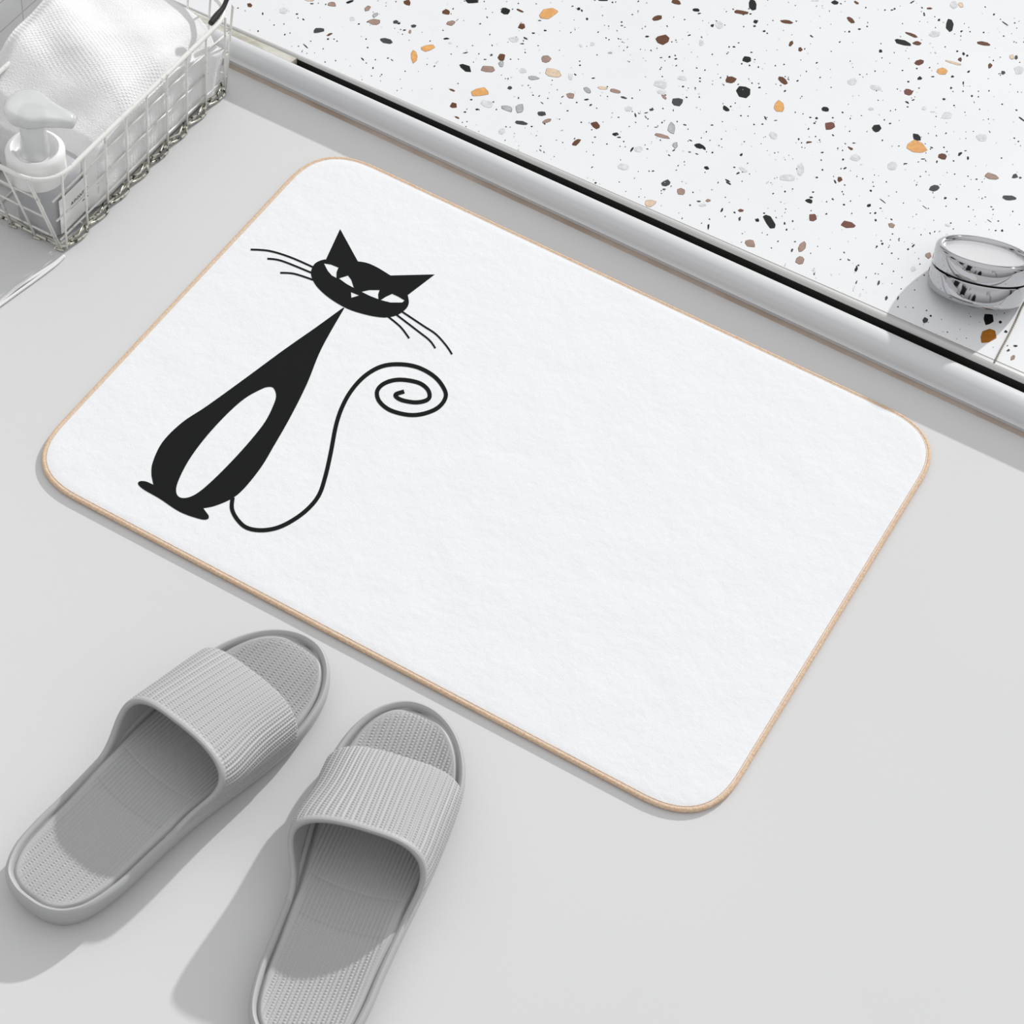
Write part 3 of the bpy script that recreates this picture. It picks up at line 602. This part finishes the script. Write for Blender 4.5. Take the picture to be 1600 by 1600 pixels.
for z in levels: b.tube([Vector((BX0, BY1 + .012 * z / HB - .001, z)) - O, Vector((BX1, BY1 + .012 * z / HB - .001, z)) - O], .0009, 7)
b.build('back_wires', M_wire, bk)
b = MB()
for i in range(9): b.tube([Vector((BX0, ys[i], .0035)) - O, Vector((BX1, ys[i], .0035)) - O], .0009, 6)
for i in range(5): b.tube([Vector((fx(i), BY0, .0022)) - O, Vector((fx(i), BY1, .0022)) - O], .0009, 6)
b.build('base_grid', M_wire, bk)
b = MB()
b.tube([p - O for p in rounded([Vector((x, y, .0055)) for x, y in ((BX1, BY1), (BX0, BY1), (BX0, BY0), (BX1, BY0))], .006, 5)], .0013, 8, closed=True)
for i in range(8):
    y0, y1 = ys[i], ys[i + 1]
    P = [Vector((BX1 + .0005, y0 + .002, .0048)), Vector((BX1 + .0016, y0 + .009, .0026)), Vector((BX1 + .0030, y0 + .017, .0020)), Vector((BX1 + .0030, y1 - .005, .0022)), Vector((BX1 + .0006, y1 - .0030, .0050))]
    b.tube([p - O for p in catmull(P, 4)], .0012, 7)
    b.tube([Vector((BX1 - .001, y0 + .004, .0085)) - O, Vector((BX1 + .0018, (y0 + y1) / 2, .0068)) - O, Vector((BX1 - .001, y1 - .004, .0100)) - O], .0010, 6)
b.build('base_frame', M_rust, bk)['label'] = 'rusty bare metal loops along the bottom edge'
# feet at the front
b = MB()
for i in range(5): b.tube([Vector((fx(i) - .003, BY0 - .001, .0014)) - O, Vector((fx(i) + .004, BY0 + .0005, .0014)) - O], .0014, 7)
b.build('wire_foot', M_rust, bk)

# ------------------------------------------------------------------ towel
TO = Vector((-.175, .345, .006))
def towel_xy(u, v):
    """u,v in 0..1 -> plan position with soft outline"""
    y = .250 + v * .192
    x0 = -.243 + .020 * (1 - v) ** 2; x1 = -.1095 + (.0075 * sm(.80, .95, v) if v > .8 else 0)
    x = x0 + u * (x1 - x0)
    # rounded corners
    r = .12
    if u > 1 - r: y = max(.246 + (.016) * ((u - 1 + r) / r) ** 2, y)
    return x, y
def towel():
    nu, nv = 150, 200; V = []; F = []
    for j in range(nv):
        for i in range(nu):
            u, v = i / (nu - 1), j / (nv - 1)
            # map the outer 12 % of the grid to the sides
            def side_(q):
                m_ = .14
                if q < m_: return 0.0, 1 - q / m_
                if q > 1 - m_: return 1.0, (q - 1 + m_) / m_
                return (q - m_) / (1 - 2 * m_), 0.0
            a, da = side_(u); c, dc = side_(v)
            x, y = towel_xy(a, c); d = min(1.0, math.hypot(da, dc))
            top = .083 + .010 * sm(.0, .5, c) * sm(.0, .35, 1 - a) - .012 * sm(.35, 1, c)
            top -= .010 * sm(.35, 0, c)
            # the lighter fold running across
            f = noise.noise(Vector((x * 9, y * 9 + x * 7, 0.3)))
            top += .0045 * f + .0018 * math.sin((y + .55 * x + .03 * f) * 85) * sm(.2, .45, c) * sm(1, .6, c)
            top += .0045 * noise.noise(Vector((x * 28, y * 22 - x * 14, 2.7)))
            edge = min(a, 1 - a) ; edge2 = min(c, 1 - c)
            top += .010 * sm(.30, .05, a)
            top -= .008 * (1 - sm(0, .12, edge)) * 1.0 + (.012 * (1 - sm(0, .10, edge2)) if c < .5 else .004 * (1 - sm(0, .2, edge2)))
            kc = max(0, (a - .80) / .20) * max(0, (c - .80) / .20); x -= .006 * kc; y -= .006 * kc; top -= .003 * kc
            zb = .007 + .052 * sm(.25, 0, a) 
            z = top * (1 - d) + zb * d
            # sides bulge outwards a little
            bul = math.sin(d * math.pi) * .0035 + .0012 * noise.noise(Vector((x * 40, y * 60, z * 90)))
            sx_ = (-1 if u < .14 else (1 if u > .86 else 0)); sy_ = (-1 if v < .14 else (1 if v > .86 else 0))
            if sx_ > 0:
                bul *= .25
                bul += .0045 * math.exp(-((y - .436) / .012) ** 2) * math.exp(-((z - .055) / .02) ** 2)
            x += sx_ * bul; y += sy_ * bul
            V.append((x - TO.x, y - TO.y, z - TO.z))
    for j in range(nv - 1):
        for i in range(nu - 1):
            a = j * nu + i; F.append((a, a + 1, a + 1 + nu, a + nu))
    o = raw('towel', V, F, M_towel)
    o.location = TO
    tag(o, 'white cotton towel folded and stuffed into the wire basket', 'towel')
    # waffle weave band across the towel
    t = M_towel.node_tree; bs = t.nodes['Principled BSDF']; co = t.nodes.new('ShaderNodeTexCoord')
    w1 = t.nodes.new('ShaderNodeTexWave'); w2 = t.nodes.new('ShaderNodeTexWave')
    for w, rz in ((w1, .5), (w2, .5 + math.pi / 2)):
        mp = t.nodes.new('ShaderNodeMapping'); mp.inputs['Rotation'].default_value = (0, 0, rz); t.links.new(co.outputs['Object'], mp.inputs[0]); t.links.new(mp.outputs[0], w.inputs['Vector'])
        w.inputs['Scale'].default_value = 130 if w is w1 else 95
    mx = t.nodes.new('ShaderNodeMath'); mx.operation = 'MULTIPLY'; t.links.new(w1.outputs['Fac'], mx.inputs[0]); t.links.new(w2.outputs['Fac'], mx.inputs[1])
    sp = t.nodes.new('ShaderNodeSeparateXYZ'); t.links.new(co.outputs['Object'], sp.inputs[0])
    mk = t.nodes.new('ShaderNodeMapRange'); mk.inputs['From Min'].default_value = -.045; mk.inputs['From Max'].default_value = -.030
    t.links.new(sp.outputs['Y'], mk.inputs['Value'])
    mk2 = t.nodes.new('ShaderNodeMapRange'); mk2.inputs['From Min'].default_value = .030; mk2.inputs['From Max'].default_value = .018
    t.links.new(sp.outputs['Y'], mk2.inputs['Value'])
    m2 = t.nodes.new('ShaderNodeMath'); m2.operation = 'MULTIPLY'; t.links.new(mk.outputs[0], m2.inputs[0]); t.links.new(mk2.outputs[0], m2.inputs[1])
    m3 = t.nodes.new('ShaderNodeMath'); m3.operation = 'MULTIPLY'; t.links.new(mx.outputs[0], m3.inputs[0]); t.links.new(m2.outputs[0], m3.inputs[1])
    bu = t.nodes.new('ShaderNodeBump'); bu.inputs['Strength'].default_value = .45; bu.inputs['Distance'].default_value = .0010
    t.links.new(m3.outputs[0], bu.inputs['Height'])
    old = bs.inputs['Normal'].links[0].from_socket; t.links.new(old, bu.inputs['Normal']); t.links.new(bu.outputs[0], bs.inputs['Normal'])
towel()

# ------------------------------------------------------------------ pump bottle
BO = Vector((-.137, .2185, .0052))
pb = empty('pump_bottle', BO, label='milky white foam pump bottle in the near corner of the basket', cat='bottle')
def superring(hx, hy, z, n=48, e=.62, cy=0.0):
    R = []
    for k in range(n):
        a = 2 * math.pi * k / n; c, s = math.cos(a), math.sin(a)
        R.append((hx * math.copysign(abs(c) ** e, c), cy + hy * math.copysign(abs(s) ** e, s), z))
    return R
b = MB(); cyb = .0145
b.rings([superring(.0205, .0225, 0, cy=cyb), superring(.0228, .0252, .0015, cy=cyb), superring(.0232, .0258, .004, cy=cyb), superring(.0232, .0256, .045, cy=cyb), superring(.0228, .0270, .056, cy=cyb * .8), superring(.0222, .0240, .060, e=.85, cy=cyb * .4)])
b.build('bottle_body', M_body, pb, sharp=50)
b = MB(); b.lathe([(0, .0595), (.0234, .0595), (.0240, .0605), (.0240, .081), (.0241, .0845), (.0225, .0868), (.0195, .0882), (.0175, .0872), (.0160, .0835), (.0140, .0825), (0, .0825)], n=64); b.build('collar', M_milk, pb, sharp=50)
b = MB(); b.lathe([(0, .0795), (.0125, .0795), (.0118, .086), (.0105, .100), (.0105, .1225), (0, .1225)], n=40); b.build('pump_stem', M_milk2, pb, sharp=50)
# head: round thumb plate that runs out into a spout
hd = Vector((.0316, .0115, 0)).normalized(); hn = Vector((-hd.y, hd.x, 0))
def headring(sc, z, zs):
    P = []
    for k in range(56):
        a = 2 * math.pi * k / 56; c, s = math.cos(a), math.sin(a)
        if c > .55:
            q = (c - .55) / .45; x = .0195 * c * (1 - q) + .0385 * q; w = s * .0195 * (1 - .25 * q) 
            w = math.copysign(max(abs(w), 0), s)
            x = .0107 + (.0385 - .0107) * q ** .8; w = math.copysign(.0163 * (1 - q ** .55) + .0052 * (q ** .55) * (1 if abs(s) > .08 else abs(s) / .08), s)
        else: x, w = .0195 * c, .0195 * s
        p = hd * x * sc + hn * w * sc
        P.append((p.x - .004, p.y + .0015, z - zs * max(0, x) * 6))
    return P
b = MB(); b.rings([headring(.80, .1215, .02), headring(.96, .1225, .02), headring(1.0, .1250, .02), headring(.98, .1285, .02), headring(.90, .1308, .02), headring(.70, .1318, .02), headring(.35, .1312, .01)]); b.build('pump_head', M_milk2, pb, sharp=70)
LO = Vector((BX1 - .0075, 0, 0))
b = MB(); b.box((.0236, -.0050, .006), (.0240, .0370, .044)); b.build('label_panel', M_label, pb, smooth=False)
def text(s, size, loc, name='label_text'):
    c = bpy.data.curves.new(name, 'FONT'); c.body = s; c.size = size; c.extrude = .00005
    o = bpy.data.objects.new(name, c); COL.objects.link(o); c.materials.append(M_ink); o.parent = pb
    bpy.context.view_layer.update()
    me = bpy.data.meshes.new_from_object(o); bpy.data.objects.remove(o)
    o = bpy.data.objects.new(name, me); COL.objects.link(o); o.parent = pb
    o.location = loc; o.rotation_euler = (math.pi / 2, 0, math.pi / 2); return o
text('AINWDIT', .0060, (.02415, .0095, .0265))
b = MB(); b.box((.0240, .0085, .0238), (.0242, .0365, .0245)); b.box((.0240, .0250, .0198), (.0242, .0340, .0206)); b.build('label_line', M_ink, pb, smooth=False)

# ------------------------------------------------------------------ light streak on the floor left of the basket, built as pale strands
co_ = empty('light_streak', at(52, 432, 0), label='thin white double strand on the floor, standing in for a streak of light', cat='light_streak')
cl = co_.location
for off, r in ((0, .0016), (1, .0013)):
    b = MB(); P = [at(100, 400, .0016), at(88, 410 + off * 2, .0016), at(62, 427 + off * 5, .0016), at(30, 447 + off * 8, .0016), at(8, 465 + off * 6, .0016), at(-25, 492 + off * 3, .0016)]
    b.tube([p - cl for p in catmull(P, 6)], r, 8); b.build('strand', M_wire if False else M_milk, co_)

# ------------------------------------------------------------------ chrome knob and bead chain
ax = Vector((-.157, .435, .884)).normalized()
Rk = ax.to_track_quat('Z', 'Y').to_matrix()
ct = at(1540, 391.5, .0520)
HK = .039; bc = ct - ax * HK
kn = empty('chrome_knob', (bc.x, bc.y, ZT), label='round two-tier chrome knob with recessed top on the terrazzo', cat='knob')
ko = Vector((bc.x, bc.y, ZT)); K = bc - ko
rK = .0420
b = MB(); b.lathe([(0, 0), (.034, 0), (.0385, .0008), (.0408, .0030), (.0414, .0065), (.0418, .0195), (.0414, .0205), (.0400, .0208)], c=K, n=96, M_=Rk); b.build('lower_ring', M_chrome, kn, sharp=50)
b = MB(); b.lathe([(.0392, .0200), (.0392, .0222)], c=K, n=96, M_=Rk); b.build('seam_ring', M_dark, kn)
b = MB(); b.lathe([(.0395, .0218), (.0410, .0219), (.0416, .0226), (.0416, .0350), (.0412, .0372), (.0400, .0386), (.0380, .0390), (.0362, .0386), (.0352, .0372), (.0350, .0352)], c=K, n=96, M_=Rk); b.build('upper_ring', M_chrome, kn, sharp=60)
b = MB(); b.lathe([(.0351, .0352), (.0330, .0350), (.0200, .0346), (.0001, .0344)], c=K, n=96, M_=Rk); b.build('top_plate', M_satin, kn)
b = MB(); P0 = K + ax * .004
b.lathe([(0, 0), (.017, 0), (.017, .003), (.011, .005), (.010, max(.012, P0.z)), (0, max(.012, P0.z))], c=(K.x, K.y, 0), n=40); b.build('stem', M_chrome, kn, sharp=50)
# oval reflection on the lower ring, drawn as a thin dark outline
b = MB(); P = []
import itertools
ca = Vector((.30, -.95, 0))
for k in range(28):
    a = 2 * math.pi * k / 28; sA = .42 * math.cos(a); zA = .0098 + .0042 * math.sin(a) + .0022 * math.cos(a)
    ang = -.62 + sA; r_ = .0419
    P.append(Rk @ Vector((r_ * math.cos(ang), r_ * math.sin(ang), zA)) + K)
b.tube(P, .00045, 6, closed=True); b.build('reflection_outline', M_dark, kn)

b = MB(); P = [at(1612, 455, ZT + .0012), at(1598, 478, ZT + .0012), at(1588, 500, ZT + .0012), at(1576, 524, ZT + .0012), at(1564, 546, ZT + .0012), at(1554, 566, ZT + .0012)]
C3 = catmull(P, 8); c0 = C3[0].copy(); b.tube([p - c0 for p in C3], .0005, 6)
d = 0.0
for i in range(1, len(C3)):
    seg = (C3[i] - C3[i - 1]).length; n_ = max(1, round(seg / .0017))
    for j in range(n_):
        p = C3[i - 1].lerp(C3[i], j / n_) - c0
        b.lathe([(0, -.0009), (.0006, -.0006), (.0009, 0), (.0006, .0006), (0, .0009)], c=p, n=8)
o = b.build('bead_chain', M_chain); o.location = c0
tag(o, 'thin dull metal bead chain lying beside the chrome knob', 'chain')
